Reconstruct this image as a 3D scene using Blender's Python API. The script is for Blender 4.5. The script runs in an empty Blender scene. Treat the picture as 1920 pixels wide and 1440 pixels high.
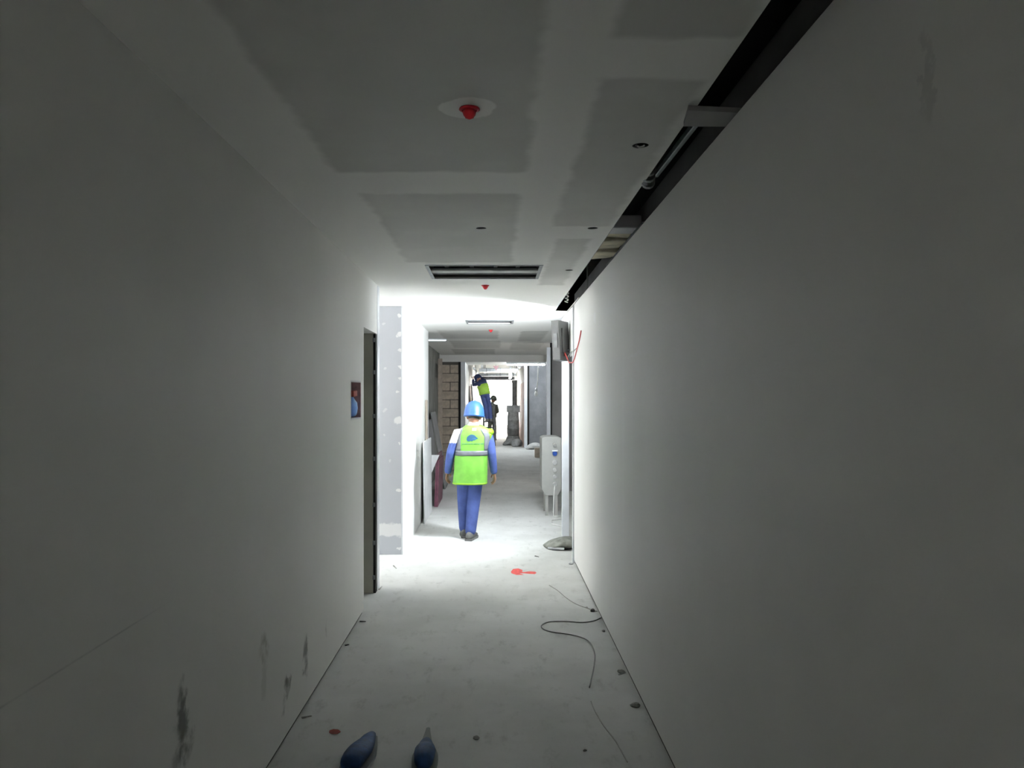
import bpy, bmesh, math, random
from mathutils import Vector, Matrix
random.seed(7)
C = bpy.context.scene.collection
# ------------------------------------------------------------------ camera, world, exposure
F, VX, VY, H = 1450.0, 928.0, 745.0, 1.70          # focal length in px, vanishing point, eye height
cam_d = bpy.data.cameras.new('camera'); cam = bpy.data.objects.new('camera', cam_d); C.objects.link(cam)
cam.location = (0, 0, H); cam.rotation_euler = (math.pi/2, 0, 0)
cam_d.sensor_width = 36; cam_d.lens = 36*F/1920
cam_d.shift_x = (960-VX)/1920; cam_d.shift_y = (VY-720)/1920
cam_d.clip_start = 0.05; cam_d.clip_end = 200
bpy.context.scene.camera = cam
W = bpy.data.worlds.new('world'); bpy.context.scene.world = W; W.use_nodes = True
W.node_tree.nodes['Background'].inputs[0].default_value = (1.0, 0.985, 0.945, 1)
W.node_tree.nodes['Background'].inputs[1].default_value = 19.0
vs = bpy.context.scene.view_settings
vs.view_transform = 'Standard'; vs.look = 'None'; vs.exposure = 0.78; vs.gamma = 1.0; vs.use_curve_mapping = False
FLOOD_STRENGTH = 295.0
TUBE_STRENGTH = 150.0
CEIL = 2.686
XL, XR = -1.035, 0.812

def fl(px, py, z=0.0):
    Y = F*(H-z)/(py-VY); return Vector(((px-VX)*Y/F, Y, z))
def at(px, py, Y): return Vector(((px-VX)*Y/F, Y, H-(py-VY)*Y/F))

# ------------------------------------------------------------------ materials
MATS = {}
class NT:
    def __init__(s, name):
        s.m = bpy.data.materials.new(name); s.m.use_nodes = True; s.t = s.m.node_tree
        s.b = s.t.nodes['Principled BSDF']; s.pos = None
        MATS[name] = s.m
    def n(s, typ, **kw):
        nd = s.t.nodes.new(typ)
        for k, v in kw.items(): setattr(nd, k, v)
        return nd
    def l(s, a, b): s.t.links.new(a, b)
    def p(s):
        if s.pos is None: s.pos = s.n('ShaderNodeTexCoord').outputs['Object']
        return s.pos
    def noise(s, scale, detail=4, rough=.55, stretch=None):
        nz = s.n('ShaderNodeTexNoise'); nz.inputs['Scale'].default_value = scale
        nz.inputs['Detail'].default_value = detail; nz.inputs['Roughness'].default_value = rough
        v = s.p()
        if stretch:
            mp = s.n('ShaderNodeMapping'); mp.inputs['Scale'].default_value = stretch; s.l(v, mp.inputs[0]); v = mp.outputs[0]
        s.l(v, nz.inputs['Vector']); return nz.outputs['Fac']
    def math(s, op, a, b=None, c=None):
        nd = s.n('ShaderNodeMath', operation=op)
        for i, x in enumerate((a, b, c)):
            if x is None: continue
            if isinstance(x, (int, float)): nd.inputs[i].default_value = x
            else: s.l(x, nd.inputs[i])
        return nd.outputs[0]
    def remap(s, v, a, b, c=0., d=1., smooth=True):
        nd = s.n('ShaderNodeMapRange'); nd.interpolation_type = 'SMOOTHSTEP' if smooth else 'LINEAR'
        s.l(v, nd.inputs[0])
        for i, x in enumerate((a, b, c, d)): nd.inputs[i+1].default_value = x
        return nd.outputs[0]
    def mix(s, f, a, b):
        nd = s.n('ShaderNodeMix', data_type='RGBA')
        if isinstance(f, (int, float)): nd.inputs[0].default_value = f
        else: s.l(f, nd.inputs[0])
        for i, x in ((6, a), (7, b)):
            if isinstance(x, tuple): nd.inputs[i].default_value = (*x[:3], 1)
            else: s.l(x, nd.inputs[i])
        return nd.outputs[2]
    def sep(s):
        nd = s.n('ShaderNodeSeparateXYZ'); s.l(s.p(), nd.inputs[0]); return nd.outputs
    def bump(s, h, strength=.2, dist=.01):
        b = s.n('ShaderNodeBump'); b.inputs['Strength'].default_value = strength; b.inputs['Distance'].default_value = dist
        s.l(h, b.inputs['Height']); s.l(b.outputs[0], s.b.inputs['Normal'])
    def col(s, c):
        if isinstance(c, tuple): s.b.inputs['Base Color'].default_value = (*c[:3], 1)
        else: s.l(c, s.b.inputs['Base Color'])
    def blob(s, ua, va, cu, cv, ru, rv, soft=.5):
        du = s.math('DIVIDE', s.math('SUBTRACT', ua, cu), ru); dv = s.math('DIVIDE', s.math('SUBTRACT', va, cv), rv)
        r2 = s.math('ADD', s.math('MULTIPLY', du, du), s.math('MULTIPLY', dv, dv))
        return s.remap(r2, 1.0, soft*.3, 0., 1.)
    def rect(s, ua, va, u0, u1, v0, v1, e=.03):
        a = s.math('MULTIPLY', s.remap(ua, u0-e, u0+e), s.remap(ua, u1-e, u1+e, 1., 0.))
        b = s.math('MULTIPLY', s.remap(va, v0-e, v0+e), s.remap(va, v1-e, v1+e, 1., 0.))
        return s.math('MULTIPLY', a, b)

def simple(name, c, rough=.6, metal=0., var=.12, scale=6., bump=0., bscale=40., emit=None, es=0.):
    t = NT(name); t.b.inputs['Roughness'].default_value = rough; t.b.inputs['Metallic'].default_value = metal
    if var:
        nz = t.remap(t.noise(scale), .3, .7)
        t.col(t.mix(nz, tuple(x*(1-var) for x in c), tuple(min(1, x*(1+var)) for x in c)))
    else: t.col(c)
    if bump: t.bump(t.noise(bscale, 6), bump, .004)
    if emit: t.b.inputs['Emission Color'].default_value = (*emit, 1); t.b.inputs['Emission Strength'].default_value = es
    return t.m

def wall_mat(name, stains=(), line=None, light=()):
    t = NT(name); t.b.inputs['Roughness'].default_value = .55
    o = t.sep(); base = t.mix(t.remap(t.noise(1.1, 3), .35, .65), (.865, .86, .825), (.895, .89, .86))
    nz = t.noise(11, 5, .65); nn = t.math('MULTIPLY', t.math('SUBTRACT', nz, .5), .16); brk = t.remap(t.noise(15, 3, .5), .30, .60)
    ua = t.math('ADD', o[1], nn); va = t.math('ADD', o[2], nn)
    for (cy, cz, ry, rz, k, c) in stains:
        m = t.math('MULTIPLY', t.math('MULTIPLY', t.blob(ua, va, cy, cz, ry, rz), brk if k > .3 else 1.), k); base = t.mix(m, base, c)
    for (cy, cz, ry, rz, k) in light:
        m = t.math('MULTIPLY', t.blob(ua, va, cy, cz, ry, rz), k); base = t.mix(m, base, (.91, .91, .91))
    if line is not None:
        d = t.math('ABSOLUTE', t.math('SUBTRACT', o[2], line))
        m = t.math('MULTIPLY', t.remap(d, .001, .004, 1., 0.), t.math('MULTIPLY', t.remap(t.noise(3), .3, .6), t.remap(o[1], 2.0, 2.5, 1., 0.))); base = t.mix(t.math('MULTIPLY', m, .5), base, (.30, .31, .32))
    t.col(base); t.bump(t.noise(55, 4), .06, .003); return t.m

DIRT = (.20, .19, .16)
wall_mat('wall_left_paint', stains=(
    (2.56, .64, .07, .15, .9, (.12, .12, .10)), (2.58, .53, .08, .08, .8, (.15, .14, .12)), (2.50, .50, .05, .06, .45, DIRT),
    (3.85, .26, .08, .07, .95, (.13, .12, .09)), (3.80, .19, .035, .05, .4, (.2, .22, .18)),
    (4.23, .29, .06, .12, .85, (.17, .17, .15)), (4.26, .20, .03, .05, .35, DIRT),
    (3.47, .57, .10, .09, .55, (.30, .28, .21)), (3.47, .42, .05, .10, .2, (.35, .34, .27)), (4.75, .27, .02, .07, .35, DIRT)), line=1.05)
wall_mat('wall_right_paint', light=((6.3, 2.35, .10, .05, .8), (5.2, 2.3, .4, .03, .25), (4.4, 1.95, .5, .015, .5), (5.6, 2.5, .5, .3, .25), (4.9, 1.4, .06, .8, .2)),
         stains=((5.0, 1.2, 1.2, .9, .2, (.68, .68, .68)), (1.45, 2.3, .02, .1, .2, (.3, .3, .3))))
wall_mat('wall_white_paint')

# bare grey board with white jointing compound
t = NT('gypsum_ceiling'); t.b.inputs['Roughness'].default_value = .6
o = t.sep(); nn = t.math('MULTIPLY', t.math('SUBTRACT', t.noise(5, 4), .5), .09)
ua = t.math('ADD', o[0], nn); va = t.math('ADD', o[1], nn); m = None
for r in ((-.70, .13, -2.2, 3.39), (-.64, .12, 3.75, 5.66), (.335, .655, 2.40, 4.46), (.32, .67, .1, 2.12), (.38, .60, 4.8, 6.8),
          (-.85, .05, 11.4, 13.0), (.4, .8, 11.5, 13.5), (-.8, .1, 13.5, 15.4), (.3, .9, 14.0, 16.0), (-.9, .0, 15.8, 17.6)):
    q = t.rect(ua, va, *r, e=.025); m = q if m is None else t.math('MAXIMUM', m, q)
for (cx, cy, r) in ((-.087, 2.64, .105),):
    m = t.math('MULTIPLY', m, t.math('SUBTRACT', 1., t.blob(ua, va, cx, cy, r, r, 2.6)))
m = t.math('MULTIPLY', m, t.remap(t.noise(2.2, 3), .25, .6, .72, 1.0))
t.col(t.mix(m, (.89, .885, .85), (.645, .64, .605))); t.bump(t.noise(30, 3), .05, .003)

t = NT('pillar_board'); t.b.inputs['Roughness'].default_value = .7
o = t.sep(); nn = t.math('MULTIPLY', t.math('SUBTRACT', t.noise(9, 4), .5), .12)
ua = t.math('ADD', o[0], nn); va = t.math('ADD', o[2], nn); m = t.rect(ua, va, -3.5, 3, .205, .335, .012)
for (cz, r) in ((2.58, .03), (2.38, .03), (2.02, .03), (1.78, .02), (1.46, .05), (1.2, .02), (.7, .03), (.07, .025), (1.9, .02), (2.2, .025)):
    m = t.math('MAXIMUM', m, t.blob(ua, va, -1.035, cz, r*1.0, r, 1.5))
for (cx, cz) in ((-1.2, 2.0), (-1.19, 1.3), (-1.15, 1.0), (-1.2, 2.5), (-1.2, 1.55)):
    m = t.math('MAXIMUM', m, t.math('MULTIPLY', .5, t.blob(ua, va, cx, cz, .02, .015, 1)))
t.col(t.mix(m, (.56, .58, .63), (.86, .865, .88)))

t = NT('floor_screed'); t.b.inputs['Roughness'].default_value = .8
a = t.remap(t.noise(1.3, 6, .6), .32, .68); b = t.remap(t.noise(9, 6, .7, (1, .45, 1)), .52, .75)
c = t.mix(a, (.60, .60, .575), (.72, .72, .70)); c = t.mix(t.math('MULTIPLY', b, .6), c, (.40, .40, .37))
s = t.remap(t.noise(60, 3, .6), .62, .75); c = t.mix(t.math('MULTIPLY', s, .25), c, (.28, .27, .25))
d = t.remap(t.noise(.55, 4, .6), .5, .68); c = t.mix(t.math('MULTIPLY', d, .35), c, (.80, .80, .78))
t.col(c); t.bump(t.noise(35, 6), .12, .004)

t = NT('dark_slab'); t.b.inputs['Roughness'].default_value = .9; t.col((.05, .05, .052))
t = NT('concrete'); t.b.inputs['Roughness'].default_value = .85
a = t.remap(t.noise(2.2, 6, .65), .25, .75); t.col(t.mix(a, (.17, .175, .185), (.26, .265, .275))); t.bump(t.noise(25, 6), .2, .006)
simple('raw_board', (.26, .25, .245), .75, var=.15, scale=2)
simple('dim_board', (.20, .205, .19), .8, var=.25, scale=3)
simple('block', (.56, .48, .39), .9, var=.22, scale=7, bump=.5, bscale=60)
simple('mortar', (.13, .12, .105), .95, bump=.4)
simple('tan_block', (.74, .68, .52), .9, var=.2, scale=9, bump=.4)
simple('timber', (.52, .44, .36), .7, var=.15, scale=8)
simple('jamb_beige', (.60, .58, .50), .6, var=.1, scale=2)
simple('gap_shade', (.018, .017, .015), .9)  # near-black colour standing in for shade inside gaps and the vent hole
simple('white_metal', (.78, .80, .83), .35, var=.04)
simple('galvanised', (.55, .57, .58), .38, .8, var=.15, scale=12)
simple('dull_steel', (.30, .31, .32), .5, .5, var=.2, scale=10)
simple('dark_metal', (.055, .055, .055), .5, .3)
simple('grille_metal', (.58, .58, .56), .5, .0, var=.15)
simple('red_plastic', (.72, .03, .04), .4, var=.08)
simple('red_paint', (.75, .09, .08), .7, var=.2, scale=30)
simple('rust_paint', (.38, .07, .045), .7, var=.2, scale=30)
simple('wire_red', (.55, .06, .06), .45)
simple('string_grey', (.55, .54, .51), .8)
simple('wire_grey', (.26, .26, .25), .6)
simple('wire_white', (.75, .75, .72), .5)
simple('lamp_grey', (.22, .222, .225), .5, .1, var=.06)
simple('lens_glow', (1, 1, 1), .3, var=0, emit=(.87, .935, 1.0), es=FLOOD_STRENGTH)
simple('cfl_glow', (1, 1, 1), .3, var=0, emit=(.93, 1.0, .97), es=25.0)
simple('tube_glow', (1, 1, 1), .3, var=0, emit=(.86, .93, 1.0), es=TUBE_STRENGTH)
simple('strip_glow', (1, 1, 1), .3, var=0, emit=(.86, .93, 1.0), es=2.5)
simple('cabinet_paint', (.38, .38, .355), .55, var=.06)
simple('socket_grey', (.50, .50, .49), .5)
simple('socket_blue', (.03, .09, .38), .4)
simple('sack_cloth', (.23, .235, .205), .75, var=.3, scale=14, bump=.6, bscale=30)
simple('sack_pale', (.55, .55, .54), .8, var=.15, scale=10, bump=.4, bscale=20)
simple('maroon', (.165, .055, .085), .55, var=.2, scale=9)
simple('board_white', (.72, .725, .73), .6, var=.05)
simple('board_grey', (.24, .24, .245), .7, var=.15, scale=4)
simple('board_pink', (.62, .46, .40), .7, var=.15, scale=4)
simple('chip', (.42, .41, .38), .9, var=.3, scale=40)
simple('dark_chip', (.09, .085, .08), .9)
simple('shoe_blue', (.018, .06, .17), .7, var=.3, scale=25, bump=.4, bscale=50)
simple('shoe_sole_grey', (.30, .31, .30), .8, var=.1)
simple('niche_brown', (.62, .40, .40), .7, var=.2, scale=18)
simple('niche_blue', (.18, .38, .90), .5, var=.1)
simple('skin', (.33, .17, .11), .5, var=.1, scale=20)
simple('hair', (.02, .017, .015), .6)
simple('eye', (.7, .7, .68), .3, var=0)
simple('cover_blue', (.055, .09, .28), .8, var=.16, scale=9, bump=.35, bscale=22)
simple('cover_white', (.60, .60, .585), .8, var=.05, scale=9, bump=.3, bscale=22)
simple('vest_lime', (.165, .44, .055), .55, var=.12, scale=8, bump=.25, bscale=20)
simple('vest_edge', (.24, .48, .02), .5, var=.05)
simple('reflective', (.16, .17, .185), .45, .0, var=.1, scale=20)
simple('logo_text', (.09, .28, .12), .6, var=.1)
simple('logo_blue', (.016, .085, .17), .6, var=.1)
simple('helmet_blue', (.026, .095, .36), .40, var=.03)
simple('boot', (.15, .15, .145), .7, var=.2, scale=15)
simple('navy', (.02, .03, .09), .75, var=.15)
simple('far_vest', (.28, .48, .05), .7, var=.1)
simple('far_trouser', (.05, .07, .20), .8, var=.15)
simple('olive', (.20, .215, .18), .8, var=.2)
simple('drum_grey', (.26, .265, .26), .6, var=.25, scale=8)
simple('alu', (.45, .46, .46), .4, .6, var=.1)
simple('bulb_glass', (.82, .82, .80), .2, var=0)
simple('sign_pink', (.75, .45, .50), .6, var=.1)
t = NT('window_glass')
tr = t.n('ShaderNodeBsdfTransparent'); gl = t.n('ShaderNodeBsdfGlossy'); gl.inputs['Roughness'].default_value = .03
mx = t.n('ShaderNodeMixShader'); mx.inputs[0].default_value = .06
t.l(tr.outputs[0], mx.inputs[1]); t.l(gl.outputs[0], mx.inputs[2]); t.l(mx.outputs[0], t.t.nodes['Material Output'].inputs[0])

# ------------------------------------------------------------------ mesh helpers
class MB:
    def __init__(s): s.v = []; s.f = []
    def add(s, vs_, fs):
        o_ = len(s.v); s.v += [tuple(v) for v in vs_]; s.f += [tuple(i+o_ for i in f) for f in fs]; return s
    def box(s, x0, x1, y0, y1, z0, z1):
        return s.add([(x0,y0,z0),(x1,y0,z0),(x1,y1,z0),(x0,y1,z0),(x0,y0,z1),(x1,y0,z1),(x1,y1,z1),(x0,y1,z1)],
                     [(0,3,2,1),(4,5,6,7),(0,1,5,4),(1,2,6,5),(2,3,7,6),(3,0,4,7)])
    def hexa(s, p):   # 8 points, bottom then top, both counter-clockwise
        return s.add(p, [(0,3,2,1),(4,5,6,7),(0,1,5,4),(1,2,6,5),(2,3,7,6),(3,0,4,7)])
    def bar(s, a, b, w, h, up=(0, 0, 1)):
        a = Vector(a); b = Vector(b); d = (b-a).normalized(); u = Vector(up)
        sx = d.cross(u)
        if sx.length < 1e-4: sx = d.cross(Vector((1, 0, 0)))
        sx.normalize(); sz = sx.cross(d).normalized(); p = []
        for e in (a, b):
            for i, j in ((-1,-1),(1,-1),(1,1),(-1,1)): p.append(e+sx*w*.5*i+sz*h*.5*j)
        return s.add(p, [(0,1,2,3),(7,6,5,4),(0,4,5,1),(1,5,6,2),(2,6,7,3),(3,7,4,0)])
    def loft(s, pts, rad, n=12, caps=True, up=(0, 1, 0), closed_ends=True):
        """rings along pts; rad: list of (ra, rb): ra across up x dir, rb along up"""
        pts = [Vector(p) for p in pts]; rings = []; base = len(s.v)
        k = len(pts)
        P = []; R = []; D = []
        for i in range(k):
            d = (pts[min(i+1, k-1)]-pts[max(i-1, 0)]).normalized()
            r = rad[i] if isinstance(rad[i], (tuple, list)) else (rad[i], rad[i]); P.append(pts[i]); R.append(r); D.append(d)
        if caps:
            a = [(P[0]-D[0]*min(R[0])*f_, tuple(x*g for x in R[0]), D[0]) for f_, g in ((.95, .3), (.7, .71), (.38, .92))]
            b = [(P[-1]+D[-1]*min(R[-1])*f_, tuple(x*g for x in R[-1]), D[-1]) for f_, g in ((.38, .92), (.7, .71), (.95, .3))]
            full = a+list(zip(P, R, D))+b
        else: full = list(zip(P, R, D))
        ref = Vector(up)
        for (c_, r, d) in full:
            bx = d.cross(ref)
            if bx.length < 1e-3: bx = d.cross(Vector((1, .01, 0)))
            bx.normalize(); by = bx.cross(d).normalized()
            for j in range(n):
                th = 2*math.pi*j/n; s.v.append(tuple(c_+bx*r[0]*math.cos(th)+by*r[1]*math.sin(th)))
        m_ = len(full)
        for i in range(m_-1):
            for j in range(n):
                a0 = base+i*n+j; a1 = base+i*n+(j+1) % n; s.f.append((a0, a1, a1+n, a0+n))
        if closed_ends:
            s.f.append(tuple(base+j for j in reversed(range(n)))); s.f.append(tuple(base+(m_-1)*n+j for j in range(n)))
        return s
    def tube(s, pts, r, n=8): return s.loft(pts, [r]*len(pts), n, caps=False, up=(.13, .2, .97))
    def cyl(s, a, b, r0, r1=None, n=20): return s.loft([a, b], [r0, r0 if r1 is None else r1], n, caps=False)
    def lathe(s, prof, c_=(0, 0, 0), n=24, sx=1., sy=1.):
        base = len(s.v); k = len(prof)
        for (r, z) in prof:
            for j in range(n):
                th = 2*math.pi*j/n; s.v.append((c_[0]+r*sx*math.cos(th), c_[1]+r*sy*math.sin(th), c_[2]+z))
        for i in range(k-1):
            for j in range(n):
                a = base+i*n+j; b = base+i*n+(j+1) % n; s.f.append((a, b, b+n, a+n))
        s.f.append(tuple(base+j for j in reversed(range(n)))); s.f.append(tuple(base+(k-1)*n+j for j in range(n)))
        return s
    def ball(s, c_, rx, ry, rz, n=14):
        prof = [(max(.02, math.sin(math.pi*i/10)), -math.cos(math.pi*i/10)*rz) for i in range(11)]
        base = len(s.v); s.lathe(prof, c_, n, rx, ry); return s
    def build(s, name, mat, parent=None, smooth=False, bevel=0., seg=2, xf=None):
        me = bpy.data.meshes.new(name); me.from_pydata(s.v, [], s.f); me.update()
        bm = bmesh.new(); bm.from_mesh(me)
        bmesh.ops.remove_doubles(bm, verts=bm.verts, dist=1e-6)
        bmesh.ops.recalc_face_normals(bm, faces=bm.faces)
        if bevel: bmesh.ops.bevel(bm, geom=list(bm.edges), offset=bevel, segments=seg, affect='EDGES', profile=.6, clamp_overlap=True)
        bm.to_mesh(me); bm.free()
        if xf is not None: me.transform(xf)
        if smooth:
            for p in me.polygons: p.use_smooth = True
        me.materials.append(MATS[mat]); ob = bpy.data.objects.new(name, me); C.objects.link(ob)
        if parent: ob.parent = parent
        return ob
def tag(ob, label, cat, group=None):
    ob['label'] = label; ob['category'] = cat
    if group: ob['group'] = group
    return ob
def struct(ob, label=None):
    ob['kind'] = 'structure'
    if label: ob['label'] = label
    return ob
def empty(name, loc=(0, 0, 0), rz=0.):
    e = bpy.data.objects.new(name, None); e.location = loc; e.rotation_euler = (0, 0, rz); e.empty_display_size = .1; C.objects.link(e); return e
def slab(mb, u0, u1, v0, v1, w0, w1, holes=(), mp=lambda u, v, w: (u, v, w)):
    """flat slab in u,v with thickness w0..w1 and ('r',u0,u1,v0,v1) / ('c',u,v,r) holes"""
    us = {u0, u1}; vs_ = {v0, v1}; cells = []
    for h in holes:
        if h[0] == 'r': a = (max(u0, h[1]), min(u1, h[2]), max(v0, h[3]), min(v1, h[4]))
        else: e = h[3]*1.6; a = (h[1]-e, h[1]+e, h[2]-e, h[2]+e)
        if a[0] >= a[1] or a[2] >= a[3] or (h[0] == 'c' and not (u0 < a[0] and a[1] < u1 and v0 < a[2] and a[3] < v1)): continue
        us |= {a[0], a[1]}; vs_ |= {a[2], a[3]}; cells.append((a, h))
    us = sorted(us); vs_ = sorted(vs_)
    def state(i, j):
        if i < 0 or j < 0 or i >= len(us)-1 or j >= len(vs_)-1: return None
        cu = (us[i]+us[i+1])/2; cv = (vs_[j]+vs_[j+1])/2
        for a, h in cells:
            if a[0] < cu < a[1] and a[2] < cv < a[3]: return h
        return 'fill'
    P = lambda u, v, w: Vector(mp(u, v, w))
    for i in range(len(us)-1):
        for j in range(len(vs_)-1):
            st = state(i, j)
            if st != 'fill': continue
            a, b, c_, d = us[i], us[i+1], vs_[j], vs_[j+1]
            for w in (w0, w1): mb.add([P(a, c_, w), P(b, c_, w), P(b, d, w), P(a, d, w)], [(0, 1, 2, 3)])
            for (di, dj, q) in ((-1, 0, ((a, c_), (a, d))), (1, 0, ((b, c_), (b, d))), (0, -1, ((a, c_), (b, c_))), (0, 1, ((a, d), (b, d)))):
                s2 = state(i+di, j+dj)
                if s2 is None or (s2 != 'fill' and s2[0] == 'r'):
                    mb.add([P(*q[0], w0), P(*q[1], w0), P(*q[1], w1), P(*q[0], w1)], [(0, 1, 2, 3)])
    for a, h in cells:
        if h[0] != 'c': continue
        n = 24; sq = []; ci = []
        for k in range(n):
            th = 2*math.pi*(k+.5)/n; cx, cy = math.cos(th), math.sin(th); mxx = max(abs(cx), abs(cy)); e = h[3]*1.6
            ci.append((h[1]+h[3]*cx, h[2]+h[3]*cy)); sq.append((h[1]+e*cx/mxx, h[2]+e*cy/mxx))
        # corners filled by snapping nearest sample to the corner
        for sxx, syy in ((1,1),(-1,1),(-1,-1),(1,-1)):
            e = h[3]*1.6; t_ = (h[1]+sxx*e, h[2]+syy*e)
            k = min(range(n), key=lambda q: (sq[q][0]-t_[0])**2+(sq[q][1]-t_[1])**2); sq[k] = t_
        for k in range(n):
            k2 = (k+1) % n
            for w in (w0, w1): mb.add([P(*sq[k], w), P(*sq[k2], w), P(*ci[k2], w), P(*ci[k], w)], [(0, 1, 2, 3)])
            mb.add([P(*ci[k], w0), P(*ci[k2], w0), P(*ci[k2], w1), P(*ci[k], w1)], [(0, 1, 2, 3)])
    return mb

# ------------------------------------------------------------------ the setting
TOP = 3.40
floor = struct(MB().box(-3.2, 3.2, -3.6, 36.6, -.12, 0).build('floor', 'floor_screed'), 'dusty pale grey screed floor of the corridor')
struct(MB().box(-3.2, 3.2, -3.6, 36.6, TOP, TOP+.15).build('ceiling_slab', 'dark_slab'), 'dark concrete slab above the ceiling')
def window(name, hole, flip, label):
    u0, u1, v0, v1 = hole; a, h = (u1-u0)/2, v1-v0
    w = struct(empty(name, ((-3.25, (u0+u1)/2, v0) if flip else ((u0+u1)/2, -3.65, v0)), math.pi/2 if flip else 0), label)
    for b in ((-a, -a+.04, 0, h), (a-.04, a, 0, h), (-a+.04, a-.04, 0, .04), (-a+.04, a-.04, h-.04, h), (-.02, .02, .04, h-.04)): MB().box(b[0], b[1], -.03, .03, b[2], b[3]).build('window_frame', 'white_metal', w)
    for b in ((-a+.04, -.02), (.02, a-.04)): MB().box(b[0], b[1], -.004, .004, .04, h-.04).build('pane', 'window_glass', w)
    return w
W2 = (7.05, 8.20, 1.80, 2.32); W3 = (-.35, .10, 1.20, 1.70)
wo = MB(); slab(wo, -3.6, 36.6, -.12, TOP, -3.3, -3.2, [('r', *W2)], lambda u, v, w: (w, u, v))
struct(wo.build('wall_outer_left', 'wall_white_paint')); window('unseen_window_2', W2, True, 'unseen window added for daylight from the side passage')  # out-of-view window added to bring daylight in from the side passage
W4 = (14.2, 14.7, 1.2, 2.1)
wo = MB(); slab(wo, -3.6, 36.6, -.12, TOP, 3.2, 3.3, [('r', *W4)], lambda u, v, w: (w, u, v))
struct(wo.build('wall_outer_right', 'wall_white_paint')); window('fill_window_4', W4, True, 'unseen window added as fill light off the far right side').location.x = 3.25  # added window, never in view, fills the far stretch with light
wb = MB(); slab(wb, -3.2, 3.2, -.12, TOP, -3.7, -3.6, [('r', *W3)], lambda u, v, w: (u, w, v))
struct(wb.build('wall_back', 'wall_white_paint')); window('fill_window_3', W3, False, 'unseen window added behind the camera as fill light')  # added behind the camera to lift the near walls
yzL = lambda u, v, w: (w, u, v)
NI = (5.55, 5.965, 1.535, 1.825)       # recess in the left wall
DO = (6.10, 6.79, -.1, 2.255)         # doorway in the left wall
wl = MB(); slab(wl, -3.6, 6.91, .026, CEIL+.3, XL-.115, XL, [('r', *NI), ('r', DO[0], DO[1], -.1, DO[3])], yzL)
struct(wl.build('wall_left', 'wall_left_paint'), 'white primed left corridor wall with scuffs')
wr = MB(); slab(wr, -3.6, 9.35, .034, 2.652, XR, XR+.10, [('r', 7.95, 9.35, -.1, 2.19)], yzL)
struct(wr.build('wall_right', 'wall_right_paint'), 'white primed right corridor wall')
simple('joint_shade_dirt', (.07, .065, .055), .95, var=.4, scale=20)  # dark colour for shade and dirt in the open wall base joints
struct(MB().box(XL-.10, XL-.012, -3.6, 6.09, 0, .030).build('joint_strip_left', 'joint_shade_dirt'), 'dark strip set in the open joint under the left wall')
struct(MB().box(XR+.012, XR+.09, -3.6, 7.94, 0, .040).build('joint_strip_right', 'joint_shade_dirt'), 'dark strip set in the open joint under the right wall')
# shaft board seen above the right wall through the slot
struct(MB().box(.915, .93, -3.6, 8.9, 2.0, 2.885).build('wall_shaft', 'raw_board'))
# rooms behind the walls
struct(MB().box(-2.2, XL-.115, 5.95, 6.05, 0, TOP).build('wall_riser_near', 'dim_board'))
struct(MB().box(-2.3, -2.2, 5.95, 6.91, 0, TOP).build('wall_riser_side', 'dim_board'))
jb = MB().box(-2.2, XL-.022, 6.715, 6.75, 0, 2.9)
struct(jb.build('wall_riser_far', 'jamb_beige'), 'raw beige jamb inside the left doorway')
struct(MB().box(-3.2, XL-.02, 6.80, 6.91, 0, 2.9).build('wall_side_near', 'wall_white_paint'))
# side passage far wall and the white wall that runs on
struct(MB().box(-3.2, -1.012, 8.36, 8.372, 0, CEIL).build('wall_pillar', 'pillar_board'), 'bare grey board wall end with white filler patches')
struct(MB().box(-1.12, -1.0, 8.373, 11.62, 0, CEIL).build('wall_left_beyond', 'wall_white_paint'), 'bright white wall beyond the side passage')
struct(MB().box(-1.0125, -.998, 8.355, 8.375, .0, CEIL).build('trim_1', 'white_metal'), 'white corner bead on the grey board wall')
struct(MB().box(-3.2, -1.12, 11.5, 11.62, 0, TOP).build('wall_left_return', 'dim_board'))
wf = MB(); slab(wf, 11.62, 17.4, 0, CEIL+.3, -1.37, -1.25, [('r', 16.25, 17.1, 2.13, 2.42)], yzL)
struct(wf.build('wall_left_far', 'dim_board'), 'unpainted grey board wall with a square vent hole')
struct(MB().box(-1.6, -1.55, 16, 18, 1.5, 3).build('wall_vent_back', 'gap_shade'))  # black sheet painting the darkness of the vent hole
# right bay
struct(MB().box(1.02, 3.2, 14.0, 14.1, 0, CEIL+.2).build('wall_right_bay', 'raw_board'), 'raw grey board closing the right bay')
struct(MB().box(XR+.1, 3.2, 7.6, 7.7, 0, TOP).build('wall_right_room', 'dim_board'))
# far end
struct(MB().box(-3.2, 3.2, 18.0, 18.25, 2.525, TOP).build('wall_header', 'wall_white_paint'), 'low beam across the far end of the ceiling')
struct(MB().box(-3.2, 3.2, 18.25, 26.2, 2.80, 2.82).build('ceiling_far', 'gypsum_ceiling'))
struct(MB().box(1.13, 3.2, 26.0, 26.15, 0, TOP).build('wall_concrete', 'concrete'), 'bare grey concrete wall facing the corridor')
struct(MB().box(-1.05, -.93, 18.25, 36.4, 0, TOP).build('wall_end_left', 'wall_white_paint'))
struct(MB().box(1.06, 1.16, 26.15, 36.4, 0, TOP).build('wall_end_right', 'wall_white_paint'))
we = MB(); slab(we, -1.0, 1.1, 0, TOP, 36.3, 36.5, [('r', -.40, 1.02, .37, 2.40)], lambda u, v, w: (u, w, v))
struct(we.build('wall_end', 'wall_white_paint'), 'end wall around the bright window')
win = struct(empty('window_1', (.31, 36.4, .37)), 'blown-out bright window at the corridor end')
def wbar(x0, x1, z0, z1): return MB().box(x0-.31, x1-.31, -.04, .04, z0-.37, z1-.37)
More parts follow.
